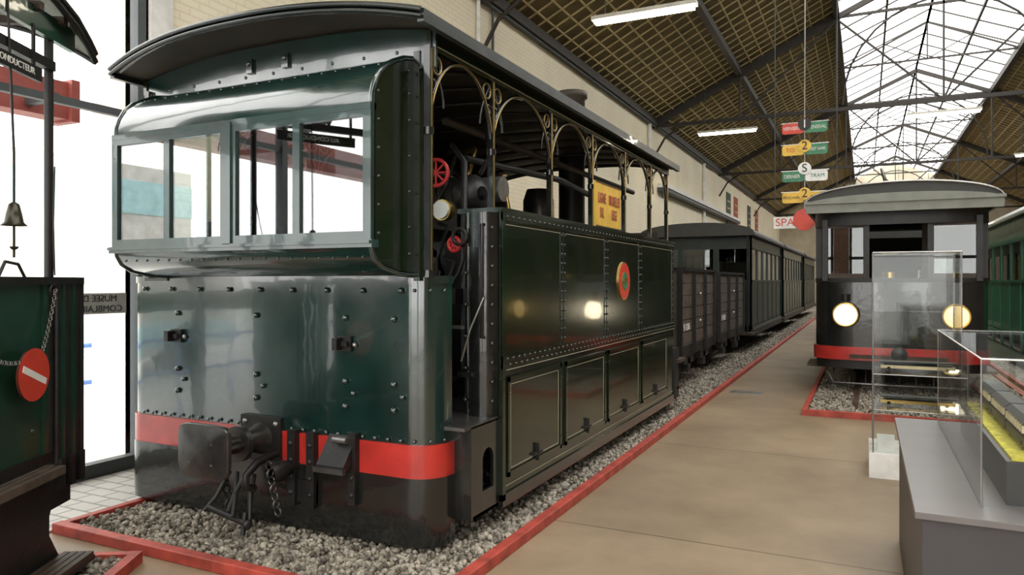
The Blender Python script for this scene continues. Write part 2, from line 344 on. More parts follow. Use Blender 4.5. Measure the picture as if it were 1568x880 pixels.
# ---------------------------------------------------------------- floor features
def stones(name,pts,zb=.03,size=(.012,.026)):
    ph=(1+5**.5)/2
    base=np.array([(-1,ph,0),(1,ph,0),(-1,-ph,0),(1,-ph,0),(0,-1,ph),(0,1,ph),(0,-1,-ph),(0,1,-ph),(ph,0,-1),(ph,0,1),(-ph,0,-1),(-ph,0,1)],float); base/=np.linalg.norm(base[0])
    tri=np.array([(0,11,5),(0,5,1),(0,1,7),(0,7,10),(0,10,11),(1,5,9),(5,11,4),(11,10,2),(10,7,6),(7,1,8),(3,9,4),(3,4,2),(3,2,6),(3,6,8),(3,8,9),(4,9,5),(2,4,11),(6,2,10),(8,6,7),(9,8,1)])
    N=len(pts); r=np.random.uniform(size[0],size[1],(N,1,1))
    sc=np.random.uniform(.6,1.25,(N,1,3)); jit=1+np.random.uniform(-.22,.22,(N,12,1))
    v=base[None]*sc*jit*r
    a=np.random.uniform(0,6.28,N); t=np.random.uniform(-.9,.9,N)
    ct,st=np.cos(t)[:,None],np.sin(t)[:,None]; y=v[:,:,1]*ct-v[:,:,2]*st; z=v[:,:,1]*st+v[:,:,2]*ct
    ca,sa=np.cos(a)[:,None],np.sin(a)[:,None]; x=v[:,:,0]*ca-y*sa; y=v[:,:,0]*sa+y*ca
    P=np.array(pts); zz=zb+np.random.uniform(-.004,.03,N)
    co=np.stack([x+P[:,0,None],y+P[:,1,None],z+zz[:,None]],-1).reshape(-1,3)
    fi=(tri[None]+12*np.arange(N)[:,None,None]).reshape(-1,3)
    me=bpy.data.meshes.new(name); me.vertices.add(len(co)); me.vertices.foreach_set('co',co.ravel())
    me.loops.add(fi.size); me.loops.foreach_set('vertex_index',fi.ravel()); me.polygons.add(len(fi)); me.polygons.foreach_set('loop_start',np.arange(0,fi.size,3))
    me.update(calc_edges=True); me.validate(); me.materials.append(M['stone'])
    o=bpy.data.objects.new(name,me); S.collection.objects.link(o); return o
def uni(x0,x1,y0,y1,dens):
    n=int((x1-x0)*(y1-y0)*dens); return [(random.uniform(x0,x1),random.uniform(y0,y1)) for _ in range(n)]
b=B('track_bed'); b.box('stone',-4.6,-1.92,2.93,54,0,.03); b.done()
b=B('track_bed'); b.box('stone',-.62,1.9,9.4,54,0,.035); b.done()
b=B('track_bed'); b.box('stone',2.1,4.9,11.4,54,0,.035); b.done()
stones('ballast_stones',uni(-2.85,-1.94,2.95,7,1500)+uni(-4.55,-2.85,2.95,4.0,1500)+uni(-2.9,-1.94,7,13,900)+uni(-4.55,-4.3,4,6,800),zb=.022)
stones('ballast_stones',uni(-2.6,-1.94,13,40,320),size=(.018,.035))
stones('ballast_stones',uni(-.6,1.9,9.42,12.5,700),size=(.014,.03))
b=B('track_curb'); b.box('curb',-1.93,-1.86,2.87,54,0,.065); b.box('curb',-4.64,-1.93,2.87,2.94,0,.065); b.box('curb',-4.64,-4.58,2.94,12,0,.06); b.done(bevel=.006)
b=B('track_curb'); b.box('curb',-.68,-.62,9.3,54,0,.07); b.box('curb',-.62,1.95,9.3,9.37,0,.07); b.box('curb',1.9,1.96,9.37,54,0,.07); b.done()
b=B('track_curb'); b.box('curb',2.08,2.14,11.3,54,0,.07); b.box('curb',2.14,4.9,11.3,11.37,0,.07); b.done()
b=B('rails')
for xx in (-3.89,-2.85): b.box('rail',xx-.03,xx+.03,3.7,54,.035,.11)
for xx in (-.1,.92): b.box('rail',xx-.03,xx+.03,9.8,54,.035,.12)
for xx in (3,4): b.box('rail',xx-.03,xx+.03,11.8,54,.035,.12)
b.done()
b=B('entrance_paving'); b.box('paving',WX+.01,-4.66,2.7,8,0,.012); b.done()
b=B('floor_hatch'); b.box('steel',-1.75,-1.3,10.7,11.0,0,.006); b.done()

# ---------------------------------------------------------------- steam tram locomotive
L=B('steam_tram_locomotive')
CX=-3.37; XR=-2.20; XL=-4.76; YF=3.5; ZB=.075
def mx(x): return 2*CX-x
up=Upath(XR,XL,YF,.16,3.70)
L.prism('gfront',sheet(off(up,-.02),.03),'z',.65,1.6)
L.prism('blackgl',sheet(up,.03),'z',.12,.47)
L.prism('blackgl',sheet(off(up,-.012),.04),'z',ZB,.15)
L.prism('red',sheet(off(up,-.004),.03),'z',.455,.66)
L.prism('gfront',sheet(off(up,-.035),.055),'z',1.585,1.63)
L.prism('gfront',sheet(off(up,-.03),.03),'z',.64,.665)
for z in (1.475,.70): L.prism('cream',sheet(off(up,-.0215),.004),'z',z,z+.008)
L.prism('cream',sheet(off(up,-.0355),.004),'z',.650,.657)
def frontriv(z,step,r=.011,o=.024,x0=-4.57,x1=-2.4,m='gfront'):
    n=int((x1-x0)/step)
    for i in range(n+1): L.riv(m,(x0+(x1-x0)*i/n,YF-o,z),(0,-1,0),r)
frontriv(.68,.09,.013); frontriv(1.545,.27,.018); frontriv(.19,.17,.014,.012,m='blackgl'); 
for a in (15,45,75):
    for z in (.68,1.545): L.riv('gfront',(XR-.16+.18*math.cos(math.radians(-a)),YF+.16+.18*math.sin(math.radians(-a)),z),(math.cos(math.radians(-a)),math.sin(math.radians(-a)),0),.011)
for xx in (-4.24,-3.52,-2.8,-2.45):
    for z in (.85,1.0,1.38): L.riv('gfront',(xx,YF-.022,z),(0,-1,0),.020)
    L.riv('gfront',(xx+.06,YF-.022,.93),(0,-1,0),.017)
for xx in (-4.5,-4.2,-3.0,-2.55):
    for z in (.26,.40): L.riv('blackgl',(xx,YF-.004,z),(0,-1,0),.018)
for xx in (-4.24,-2.8):
    L.box('black',xx-.05,xx+.05,YF-.035,YF-.02,1.18,1.27); L.box('black',xx-.045,xx-.01,YF-.09,YF-.03,1.19,1.26); L.box('black',xx+.0,xx+.04,YF-.06,YF-.03,1.21,1.24)
    L.riv('steel',(xx+.07,YF-.022,1.22),(0,-1,0),.018)
L.box('black',XL+.05,XR-.05,3.55,4.1,.58,.70)
L.box('greyiron',-2.5,-2.06,3.62,4.05,.735,.755); L.box('greyiron',mx(-2.06),mx(-2.5),3.66,4.05,.735,.755)
for sx in (-2.06,mx(-2.06)):
    s=1 if sx==-2.06 else -1
    a0,a1=sorted((sx-.02*s,sx))
    L.box('blackgl',a0,a1,3.72,3.84,.2,.745); L.box('blackgl',a0,a1,3.98,4.06,.2,.745); L.box('blackgl',a0,a1,3.84,3.98,.2,.34)
    top=[(3.84,.745)]+[(3.84,.52)]+arc(3.91,.52,.07,180,0,10)+[(3.98,.745)]
    L.prism('blackgl',top,'x',a0,a1)
    L.box('black',a0-.12*(s>0)-.0,a1+.12*(s<0),3.72,4.05,.2,.22)
    a0,a1=sorted((sx-.16*s,sx)); L.box('blackgl',a0,a1,3.70,3.72,.2,.745)
    a0,a1=sorted((sx-.4*s,sx-.38*s)); L.box('black',a0,a1,3.7,4.1,.2,.735)
# window bay box
bx0,bx1=-4.33,-2.30; fy=3.08; WT=2.50
prof_top=[(3.08,2.52),(3.083,2.575),(3.10,2.63),(3.14,2.70),(3.20,2.755),(3.28,2.80),(3.37,2.84),(3.50,2.87)]
prof_bot=[(3.50,1.63),(3.32,1.64),(3.18,1.67),(3.115,1.71),(3.085,1.76),(3.08,1.80)]
L.prism('gfront',sheet(prof_top,-.015),'x',bx0,bx1); L.prism('gfront',sheet(prof_bot,-.015),'x',bx0,bx1)
side=prof_bot+prof_top
L.prism('gside',side,'x',bx1-.015,bx1); L.prism('gside',side,'x',bx0,bx0+.015)
L.tube('gfront',[(bx1-.012,y+.004,z) for y,z in side],.015,10); L.tube('gfront',[(bx0+.012,y+.004,z) for y,z in side],.015,10)
for z in (1.85,2.0,2.15,2.3,2.45,2.6): L.riv('gside',(bx1,3.13,z),(1,0,0),.011)
for z in (1.75,1.9,2.1,2.3,2.5,2.65,2.78): L.riv('gside',(bx1,3.42,z),(1,0,0),.012)
for i in range(20): L.riv('gfront',(bx0+.08+i*.0985,3.24,2.778),(0,-.5,.86),.008); L.riv('gfront',(bx0+.08+i*.0985,3.10,1.725),(0,-.9,-.4),.007)
L.box('gframe_sheen',bx0-.015,bx1+.015,fy-.03,fy+.03,1.775,1.815); L.box('gframe_sheen',bx0,bx1,fy-.02,fy+.03,WT-.005,WT+.03)
L.box('gframe_sheen',bx0-.01,bx1+.01,fy-.045,fy,1.795,1.81)
for xa,xb in ((bx0,-3.325),(-3.305,bx1)):
    z0,z1=1.815,WT; y0,y1=fy-.018,fy+.02
    L.box('gframe_sheen',xa,xb,y0,y1,z0,z0+.045); L.box('gframe_sheen',xa,xb,y0,y1,z1-.04,z1)
    L.box('gframe_sheen',xa,xa+.05,y0,y1,z0+.045,z1-.04); L.box('gframe_sheen',xb-.05,xb,y0,y1,z0+.045,z1-.04)
    xm=(xa+xb)/2; L.box('gframe_sheen',xm-.025,xm+.025,y0,y1,z0+.045,z1-.04)
    L.box('glassloco',xa+.045,xb-.045,fy-.003,fy+.003,z0+.04,z1-.035)
    for z in (z0+.12,(z0+z1)/2,z1-.12): L.riv('gframe_sheen',(xa+.025,y0,z),(0,-1,0),.006)
L.box('gframe_sheen',-3.345,-3.285,fy-.03,fy-.016,1.8,WT+.015)
RC=-3.345; RH=1.235; ez=3.0; cz=.105
def cr(t): return 1-abs(t)**2.6
def rz(x): return ez+cz*cr((x-RC)/RH)
xs=[-4.53+ (2.37)*i/24 for i in range(25)]
L.prism('gfront',[(xs[0],2.8),(xs[-1],2.8)]+[(x,rz(x)-.01) for x in xs[::-1]],'y',3.47,3.49,ang=20)
L.box('gside',-4.56,bx0,3.47,3.49,1.6,2.85); L.box('gside',bx1,-2.26,3.46,3.50,1.6,2.9)
for xx in (-3.55,-3.25): 
    L.box('gfront',xx-.025,xx+.025,3.45,3.47,2.93,3.02); L.riv('gfront',(xx,3.45,2.99),(0,-1,0),.02)
for i in range(9): L.riv('gfront',(-4.3+i*.235,3.47,2.91),(0,-1,0),.012)
ny=26; NX=32
def roofpt(i,j,dz=0,grow=0):
    t=-1+2*i/NX; x=RC+(RH+grow)*t; yf=3.10-grow+.14*t*t; yb=9.12
    y=yf+(yb-yf)*(j/(ny-1)); return (x,y,ez+cz*cr(t)+dz)
for dz in (0.035,0):
    a=len(L.v)
    for j in range(ny):
        for i in range(NX+1): L.v.append(roofpt(i,j,dz))
    for j in range(ny-1):
        for i in range(NX): L.face('roofu' if dz else 'inner',[a+j*(NX+1)+i,a+j*(NX+1)+i+1,a+(j+1)*(NX+1)+i+1,a+(j+1)*(NX+1)+i],True)
for dz,r in ((.03,.016),(-.003,.012)):
    L.tube('roofu',[roofpt(i,0,dz,.01) for i in range(NX+1)],r)
    L.tube('roofu',[roofpt(i,ny-1,dz) for i in range(NX+1)],r)
L.tube('blackgl',[roofpt(i,0,.012,-.03) for i in range(NX+1)],.016)
for xx in (RC+RH,RC-RH): L.box('roofu',xx-.02,xx+.02,3.24,9.12,ez-.03,ez+.04)
for xx in (-2.2,mx(-2.2)-.0):
    L.box('gside',xx-.015,xx+.015,3.46,8.95,ez-.10,ez+.03); L.box('cream',xx+.016,xx+.018,3.5,8.9,ez-.075,ez-.068)
for y in np.arange(3.9,9,.45):
    L.tube('inner',[(RC+RH*.93*t,y,ez+cz*cr(t)-.03) for t in np.linspace(-1,1,13)],.018,5)
px=-2.2; py=[3.46,4.22,5.2,6.14,7.12,8.1,8.87]
for sx in (px,mx(px)+.04):
    for k,y in enumerate(py):
        z0=1.62 if k==0 else 2.03
        L.box('blackgl',sx-.02,sx+.02,y-.018,y+.018,z0,ez-.08)
        L.box('brass',sx+.021,sx+.023,y-.004,y+.004,z0,ez-.1)
        L.cyl('blackgl',(sx,y,z0),(sx,y,z0+.04),.035,n=10); L.cyl('blackgl',(sx,y,2.42),(sx,y,2.46),.03,n=10)
    for k in range(len(py)-1):
        ya,yb=py[k],py[k+1]; h=(yb-ya)/2
        ztop=ez-.10; zs_=2.44; 
        for s,yy in ((1,ya),(-1,yb)):
            pts=[(sx,yy+s*h*(1-math.cos(math.radians(a))),zs_+(ztop-zs_)*math.sin(math.radians(a))) for a in range(0,91,9)]
            L.tube('blackgl',pts,.014,5); L.tube('brass',[(p[0]+.013,p[1],p[2]) for p in pts],.004,4)
            L.ring('blackgl',(sx,yy+s*.075,ztop-.075),(1,0,0),.05,.010,14,5); L.ring('brass',(sx+.009,yy+s*.075,ztop-.075),(1,0,0),.05,.004,14,4)
            L.ring('blackgl',(sx,yy+s*.045,ztop-.19),(1,0,0),.03,.009,12,5)
            L.tube('blackgl',[(sx,yy+s*(.02+.14*math.sin(t)),ztop-.02-.28*t/1.5) for t in np.linspace(0,1.5,7)],.008,4)
for sgn in (1,-1):
    X=(lambda x: x) if sgn>0 else mx
    plan=[(X(-2.32),4.14),(X(-2.31),4.06),(X(-2.27),4.005),(X(-2.20),3.975),(X(-2.13),3.985),(X(-2.08),4.02),(X(-2.06),4.07),(X(-2.06),8.62),(X(-2.32),8.62)]
    L.prism('blackgl',plan,'z',.75,2.03)
    a,c=sorted((X(-2.06),X(-2.048))); L.box('gside',a,c,4.06,8.6,1.10,2.03)
    L.box('gside',a,c,4.06,8.6,.22,1.10)
    a,c=sorted((X(-2.35),X(-2.03))); L.prism('gside',[(a,4.04),(c,4.04),(c,8.64),(a,8.64)],'z',2.03,2.06)
    if sgn<0: continue
    x=-2.047
    L.box('gside',x,x+.016,4.06,8.6,1.045,1.125); L.box('gside',x,x+.012,4.06,4.10,.22,2.03); L.box('gside',x,x+.014,4.06,8.6,1.98,2.03)
    L.box('blackgl',x-.2,x+.012,4.06,8.62,.18,.26)
    for yy in np.arange(4.12,8.6,.085):
        L.riv('gside',(x+.016,yy,1.105),(1,0,0),.012); L.riv('gside',(x+.016,yy+.04,1.065),(1,0,0),.012); L.riv('gside',(x+.014,yy,2.005),(1,0,0),.011)
    for yy in (4.08,5.06,5.12,6.08,6.14,7.15,7.21,8.54):
        L.box('gside',x,x+.004,yy-.02,yy+.02,1.125,1.98)
        for z in np.arange(1.17,1.97,.07): L.riv('gside',(x+.004,yy,z),(1,0,0),.011)
    L.box('cream',x+.0165,x+.018,4.1,8.58,1.036,1.041); L.box('cream',x+.001,x+.003,4.12,8.56,1.955,1.96)
    L.box('cream',x+.001,x+.003,4.12,8.56,.30,.305)
    for ya,yb in ((4.12,5.02),(5.1,6.05),(6.12,7.12),(7.2,8.25)):
        z0,z1=.36,.99
        L.box('gside',x,x+.012,ya,yb,z0,z1)
        for bb in ((ya,yb,z0,z0+.03),(ya,yb,z1-.03,z1),(ya,ya+.03,z0,z1),(yb-.03,yb,z0,z1)): L.box('gside',x+.012,x+.022,*bb)
        g=.045
        for bb in ((ya+g,yb-g,z0+g,z0+g+.005),(ya+g,yb-g,z1-g-.005,z1-g),(ya+g,ya+g+.006,z0+g,z1-g),(yb-g-.006,yb-g,z0+g,z1-g)): L.box('cream',x+.0125,x+.0145,*bb)
        ym=ya+(yb-ya)*.5
        L.box('black',x+.01,x+.035,ym-.07,ym+.07,z0+.055,z0+.07); L.box('black',x+.01,x+.035,ym-.008,ym+.008,z0+.01,z0+.13)
        for yy in (ya+.06,yb-.06): 
            for z in (z0+.1,z1-.1): L.riv('gside',(x+.022,yy-.045 if yy<ym else yy+.045,z),(1,0,0),.008)
    for z in np.arange(.85,2.0,.12): L.riv('blackgl',(-2.085,4.01,z),(.6,-.8,0),.014)
    for z in np.arange(.85,2.0,.2): L.riv('blackgl',(-2.27,4.0,z),(-.4,-.9,0),.014)
    L.box('blackgl',-2.30,-2.20,3.95,3.99,1.0,1.03); L.box('steel',-2.36,-2.25,3.93,3.955,1.30,1.32)
    L.tube('black',[(-2.12,3.97,1.95),(-2.12,3.93,1.95),(-2.12,3.93,1.25),(-2.12,3.97,1.25)],.01)
    L.tube('steel',[(-2.10,3.93,1.5),(-2.18,3.90,1.3),(-2.26,3.93,1.1)],.006)
    L.ring('black',(-2.3,3.98,1.88),(0,1,0),.05,.012)
    L.box('black',x-.02,x+.02,8.62,8.8,.2,.8); L.box('brown',x-.3,x+.06,8.68,9.0,.62,.66); L.box('brown',x-.25,x+.02,8.68,9.0,.3,.33)
pc=(-2.045,6.62,1.60)
def oval(m,rx,rz_,x0,x1): L.prism(m,[(pc[1]+rx*math.cos(2*math.pi*i/28),pc[2]+rz_*math.sin(2*math.pi*i/28)) for i in range(28)],'x',x0,x1)
oval('brass',.18,.18,-2.047,-2.037); oval('signred',.168,.168,-2.04,-2.034); oval('brass',.088,.088,-2.036,-2.032); oval('signgreen',.08,.08,-2.034,-2.029)
L.box('yellow',-2.13,-2.11,6.02,6.74,2.08,2.48)
for bb in ((6.02,6.74,2.08,2.09),(6.02,6.74,2.47,2.48)): L.box('brown',-2.112,-2.105,*bb)
L.box('inner',-4.5,-2.3,8.86,8.9,.7,2.2)
L.box('black',-4.6,-2.3,4.1,8.9,.5,.72)
L.cyl('black',(CX,4.75,1.55),(CX,8.4,1.55),.5,n=32); L.cyl('blackgl',(CX,4.70,1.55),(CX,4.76,1.55),.44,n=32)
L.box('black',CX-.5,CX+.5,4.75,5.9,.72,1.9)
L.lathe('black',[(.26,0),(.26,.35),(.22,.48),(.1,.56),(.001,.58)],(CX,6.3,1.98),(0,0,1),20)
L.lathe('greyiron',[(.17,0),(.17,.5),(.13,.62)],(CX+.15,7.3,1.98),(0,0,1),18)
L.cyl('inner',(CX-.6,5.5,1.9),(CX-.6,5.5,2.7),.12); L.cyl('inner',(CX+.75,4.9,1.0),(CX+.75,4.9,2.1),.09)
L.cyl('black',(CX+.17,8.25,1.9),(CX+.17,8.25,3.5),.16,n=20); L.lathe('inner',[(.16,0),(.16,.55),(.19,.57),(.19,.64),(.15,.64)],(CX+.17,8.25,3.24),(0,0,1),20)
def hwheel(c,n,R,m='wheelred'):
    L.ring(m,c,n,R,.013); d=V(n).normalized(); u=d.orthogonal().normalized(); w=d.cross(u)
    for k in range(4):
        a=math.pi*k/4; e=math.cos(a)*u+math.sin(a)*w; L.tube(m,[V(c)+e*R,V(c)-e*R],.008,5)
    L.cyl('black',c,V(c)+d*.25,.014)
hwheel((-2.50,4.02,2.30),(-.1,1,0),.085); hwheel((-2.42,4.12,1.84),(0,1,0),.045)
L.cyl('brass',(-2.52,4.12,2.07),(-2.52,4.18,2.07),.07,n=20); L.cyl('dial',(-2.52,4.10,2.07),(-2.52,4.12,2.07),.06,n=20)
L.cyl('steel',(-2.85,4.15,2.2),(-2.85,4.3,2.2),.06); L.cyl('steel',(-2.45,4.6,2.25),(-2.3,4.6,2.25),.09,n=18)
for i in range(16):
    x=-3.1+random.uniform(-.3,.75); z=random.uniform(1.3,2.4); y=random.uniform(4.2,4.7)
    L.tube('brass' if i%4==0 else 'black',[(x,y,z),(x+.1,y-.05,z+.1),(x+.1+random.uniform(-.1,.1),y,z+.35),(x-.1,y+.3,z+.4)],.012+.008*random.random())
L.tube('black',[(-2.5,4.4,2.45),(-2.45,6,2.5),(-2.6,8,2.45)],.03); L.tube('black',[(-2.42,4.25,1.0),(-2.42,4.25,2.4),(-2.6,4.4,2.55)],.022)
L.tube('inner',[(-2.6,4.3,2.7),(-2.6,8.8,2.7)],.03)
L.lathe('black',[(.10,0),(.14,.05),(.14,.12),(.08,.18),(.05,.2)],(-2.55,4.45,2.2),(1,-.3,0),18)
L.tube('greyiron',[(-2.45,3.9,.76),(-2.45,3.9,1.55),(-2.5,3.8,1.62)],.014); L.tube('black',[(-2.46,3.95,.76),(-2.46,3.95,1.75)],.018)
L.box('black',-2.75,-2.4,4.1,4.2,1.45,1.55)
L.box('inner',mx(-2.24),mx(-2.22),4.25,8.87,2.03,ez-.05)
for y in (4.9,6.3,7.7):
    for x in (-3.89,-2.85):
        L.cyl('black',(x-.05,y,.49),(x+.05,y,.49),.375,n=28)
    L.cyl('black',(-3.9,y,.49),(-2.84,y,.49),.05)
L.box('black',-4.3,-4.2,3.6,8.8,.4,.6); L.box('black',-2.55,-2.45,3.6,8.8,.4,.6)
# buffer plate
bc=(-3.49,.60)
pl=[]
for i in range(48):
    t=2*math.pi*i/48; c,s_=math.cos(t),math.sin(t)
    k=.30 if s_>0 else .55
    pl.append((bc[0]+.205*math.copysign(abs(c)**.35,c),bc[1]+.16*math.copysign(abs(s_)**k,s_)))
N=len(pl)
def bring(rings,sm):
    a=len(L.v)
    for k,y in rings:
        for x,z in pl: L.v.append((bc[0]+(x-bc[0])*k,y,bc[1]+(z-bc[1])*k))
    for j in range(len(rings)-1):
        for i in range(N): L.face('greyiron',[a+j*N+i,a+j*N+(i+1)%N,a+(j+1)*N+(i+1)%N,a+(j+1)*N+i],sm)
bring(((1,3.065),(1,3.04)),True); bring(((1,3.04),(.985,3.034)),False); bring(((.985,3.034),(.8,3.026),(.55,3.018),(.3,3.013),(.01,3.011)),True)
L.poly('greyiron',[(x,3.065,z) for x,z in pl])
for dx,dz in ((-.09,.05),(.09,.05),(-.09,-.07),(.09,-.07)): L.riv('greyiron',(bc[0]+dx,3.022,bc[1]+dz),(0,-1,0),.012)
hx=bc[0]+.03
L.cyl('greyiron',(bc[0],3.06,.6),(hx,3.3,.6),.055,n=18); L.cyl('greyiron',(hx,3.26,.6),(hx,3.3,.6),.11,n=20); L.lathe('greyiron',[(.07,0),(.075,.1),(.10,.17),(.12,.2)],(hx,3.29,.6),(0,1,0),20)
for s in (-1,1): L.tube('greyiron',[(bc[0]+s*.12,3.065,.6),(hx+s*.05,3.28,.6)],.02)
L.box('black',hx-.17,hx+.17,3.46,3.49,.46,.74)
for dx in (-.13,.13):
    for z in (.5,.7): L.riv('steel',(hx+dx,3.46,z),(0,-1,0),.02)
for xx in (-3.18,-3.03):
    L.box('black',xx-.03,xx+.03,3.43,3.49,.22,.68); 
    for z in (.30,.40,.50,.60): L.riv('black',(xx,3.43,z),(0,-1,0),.018)
L.box('black',-3.2,-3.0,3.455,3.495,.24,.38)
L.tube('black',[(-3.32,3.48,.52),(-3.32,3.3,.5),(-3.32,3.2,.44),(-3.32,3.2,.37),(-3.32,3.27,.35)],.025,8)
for dx in (-.06,.06):
    L.tube('black',[(-3.38+dx*.5,3.3,.42),(-3.38+dx,3.24,.32),(-3.38+dx*1.6,3.2,.17)],.014)
    L.tube('black',[(-3.52+dx*.5,3.3,.42),(-3.5+dx*1.3,3.22,.28),(-3.5+dx*2.0,3.16,.20)],.012)
L.cyl('black',(-3.60,3.18,.22),(-3.28,3.18,.16),.018); L.riv('black',(-3.28,3.18,.16),(1,0,-.2),.035); L.tube('black',[(-3.32,3.2,.22),(-3.30,3.16,.1)],.016)
for k in range(7): L.ring('greyiron',(-3.25+.012*k,3.32,.48-.045*k),(k%2,1-k%2,0),.025,.008,10,5)
for k in range(6): L.ring('black',(-3.62+.012*k,3.3,.44-.045*k),(k%2,1-k%2,0),.025,.008,10,5)
L.lathe('black',[(.05,0),(.07,.06),(.045,.12),(.04,.2)],(-3.22,3.3,.44),(.2,.95,.1),14)
L.prism('black',[(3.49,.66),(3.47,.68),(3.35,.52),(3.35,.49),(3.49,.54)],'x',-2.91,-2.71)
L.box('greyiron',-2.92,-2.70,3.33,3.36,.48,.51); L.box('black',-2.74,-2.69,3.43,3.48,.28,.70); L.cyl('steel',(-2.84,3.42,.66),(-2.74,3.42,.66),.02,n=10)
for xx,z in ((-2.715,.34),(-2.715,.44)): L.riv('black',(xx,3.43,z),(0,-1,0),.018)
loco=L.done()
text('LIGNE\nIXL',(-2.106,6.18,2.27),.13,(90,0,90),'canopy',loco,sx=.6)
text('BRUXELLES\nLIEGE',(-2.106,6.53,2.27),.13,(90,0,90),'canopy',loco,sx=.5)
text('1075',(-2.027,6.62,1.60),.07,(90,0,90),'brass',loco)

# ---------------------------------------------------------------- wheels helper & coaches
def wheelset(b,x0,x1,y,r=.34):
    for x in (x0,x1):
        b.cyl('black',(x-.05,y,.12+r),(x+.05,y,.12+r),r,n=24); b.ring('steel',(x+.05,y,.12+r),(1,0,0),r-.03,.012)
    b.cyl('black',(x0,y,.12+r),(x1,y,.12+r),.04)
def wagon(x0,x1,y0,y1,zt=1.74,label='B 1206'):
    b=B('open_freight_wagon')
    n=6; h=(zt-.72)/n
    for i in range(n):
        z=.72+i*h
        b.box('wood',x1-.04,x1,y0,y1,z+.006,z+h-.008); b.box('wood',x0,x0+.04,y0,y1,z+.004,z+h-.006)
        b.box('wood',x0,x1,y0,y0+.04,z+.006,z+h-.008); b.box('wood',x0,x1,y1-.04,y1,z+.004,z+h-.006)
    b.box('wood',x0,x1,y0,y1,.68,.72); b.box('black',x0-.01,x1+.01,y0-.02,y1+.02,.55,.70)
    b.box('black',x0-.03,x1+.03,y0-.03,y0+.06,zt,zt+.04); b.box('black',x0-.03,x1+.03,y1-.06,y1+.03,zt,zt+.04)
    for xx in (x0,x1): b.box('black',xx-.03,xx+.03,y0,y1,zt,zt+.04)
    for i,f in enumerate((0,.32,.36,.66,.70,1)):
        y=y0+(y1-y0)*f; b.box('black',x1-.01,x1+.03,y-.02,y+.02,.55,zt)
    for i in range(4):
        xx=x0+(x1-x0)*i/3; b.box('black',xx-.035,xx+.035,y0-.03,y0,.55,zt)
    for z in (1.0,1.4): b.riv('steel',(x1+.03,(y0+y1)/2,z),(1,0,0),.03)
    for y in (y0+.65,y1-.65):
        wheelset(b,-3.89,-2.85,y); b.box('black',x1-.12,x1-.02,y-.3,y+.3,.42,.56); b.box('black',x1-.12,x1-.02,y-.08,y+.08,.3,.5)
    b.cyl('greyiron',(-3.37,y0-.22,.6),(-3.37,y0,.6),.05); b.cyl('greyiron',(-3.37,y0-.24,.6),(-3.37,y0-.2,.6),.17)
    o=b.done(); text(label,(x1+.006,y0+(y1-y0)*.16,.95),.14,(90,0,90),'white',o); return o
wagon(-4.4,-2.25,9.85,12.25); wagon(-4.4,-2.25,12.75,15.5,1.72,'B 4301')
def coach(name,x0,x1,y0,y1,body,trim,nw=6,zt=2.6,zb=.55,rails=(-3.89,-2.85),facing=1,roof='roofgrey',glow=None):
    b=B(name); cx=(x0+x1)/2; hw=(x1-x0)/2; zw0,zw1=1.62,2.3
    for xx,s in ((x1,1),(x0,-1)):
        a,c=sorted((xx,xx-.04*s)); b.box(body,a,c,y0,y1,zb,zw0); b.box(body,a,c,y0,y1,zw1,zt)
        b.box('glassdark',xx-.025*s-.003,xx-.025*s+.003,y0,y1,zw0,zw1)
        for i in range(nw+1):
            y=y0+(y1-y0)*i/nw; b.box(trim,a,c,max(y0,y-.06),min(y1,y+.06),zw0,zw1)
            a2,c2=sorted((xx,xx+.012*s)); b.box(trim,a2,c2,max(y0,y-.02),min(y1,y+.02),zb,zw0)
        a2,c2=sorted((xx,xx+.02*s)); b.box(trim,a2,c2,y0,y1,zw0-.05,zw0); b.box(trim,a2,c2,y0,y1,zb,zb+.06); b.box(trim,a2,c2,y0,y1,zw1,zw1+.03)
        b.box('black',a2-.02,c2+.02,y0,y1,.42,zb)
    for yy in (y0,y1-.04):
        b.box(body,x0,x1,yy,yy+.04,zb,zw0); b.box(body,x0,x1,yy,yy+.04,zw1,zt)
        for t in (0,.33,.67,1): 
            xx=x0+(x1-x0)*t; b.box(trim,max(x0,xx-.06),min(x1,xx+.06),yy,yy+.04,zw0,zw1)
        b.box('glassdark',x0,x1,yy+.018,yy+.022,zw0,zw1)
    b.box('inner',x0,x1,y0,y1,zb,zb+.08)
    for i in range(int((y1-y0)/.9)): 
        y=y0+.6+i*.9; b.box('brown',x1-.7,x1-.1,y,y+.4,1.0,1.05); b.box('brown',x1-.7,x1-.1,y,y+.05,1.0,1.6)
    N=18; up=[(cx+(hw+.1)*math.cos(math.pi*i/N),zt+.27*math.sin(math.pi*i/N)**.8) for i in range(N+1)]
    b.prism(roof,[(cx+hw+.1,zt-.03)]+up+[(cx-hw-.1,zt-.03)],'y',y0-.35,y1+.35,ang=50)
    for y in (y0+1.2,y1-1.2): wheelset(b,rails[0],rails[1],y)
    b.box('brown',x0-.02,x1+.06,y0-.35,y0,.45,.5)
    for sx in (x0+.05,x1-.05): b.cyl('black',(sx,y0-.28,.5),(sx,y0-.28,zt),.02,n=8); b.cyl('black',(sx,y1+.28,.5),(sx,y1+.28,zt),.02,n=8)
    return b.done()
coach('passenger_coach',-4.5,-2.2,16.4,22.2,'cgreen','cgreen',6)
coach('passenger_coach',-4.5,-2.2,23.2,30,'tgreen','cgreen',7)
coach('passenger_coach',-4.5,-2.2,31.5,38,'cgreen','cgreen',7)
coach('passenger_coach',-.55,1.5,20,28,'cgreen','cgreen',7,rails=(-.1,.92))
coach('green_tram_car',2.45,4.6,12.2,20.5,'lgreen','lgreen',8,rails=(3,4),zt=2.75,roof='tgreen')
coach('green_tram_car',2.45,4.6,22,30,'lgreen','yellow',8,rails=(3,4),zt=2.75,roof='tgreen')

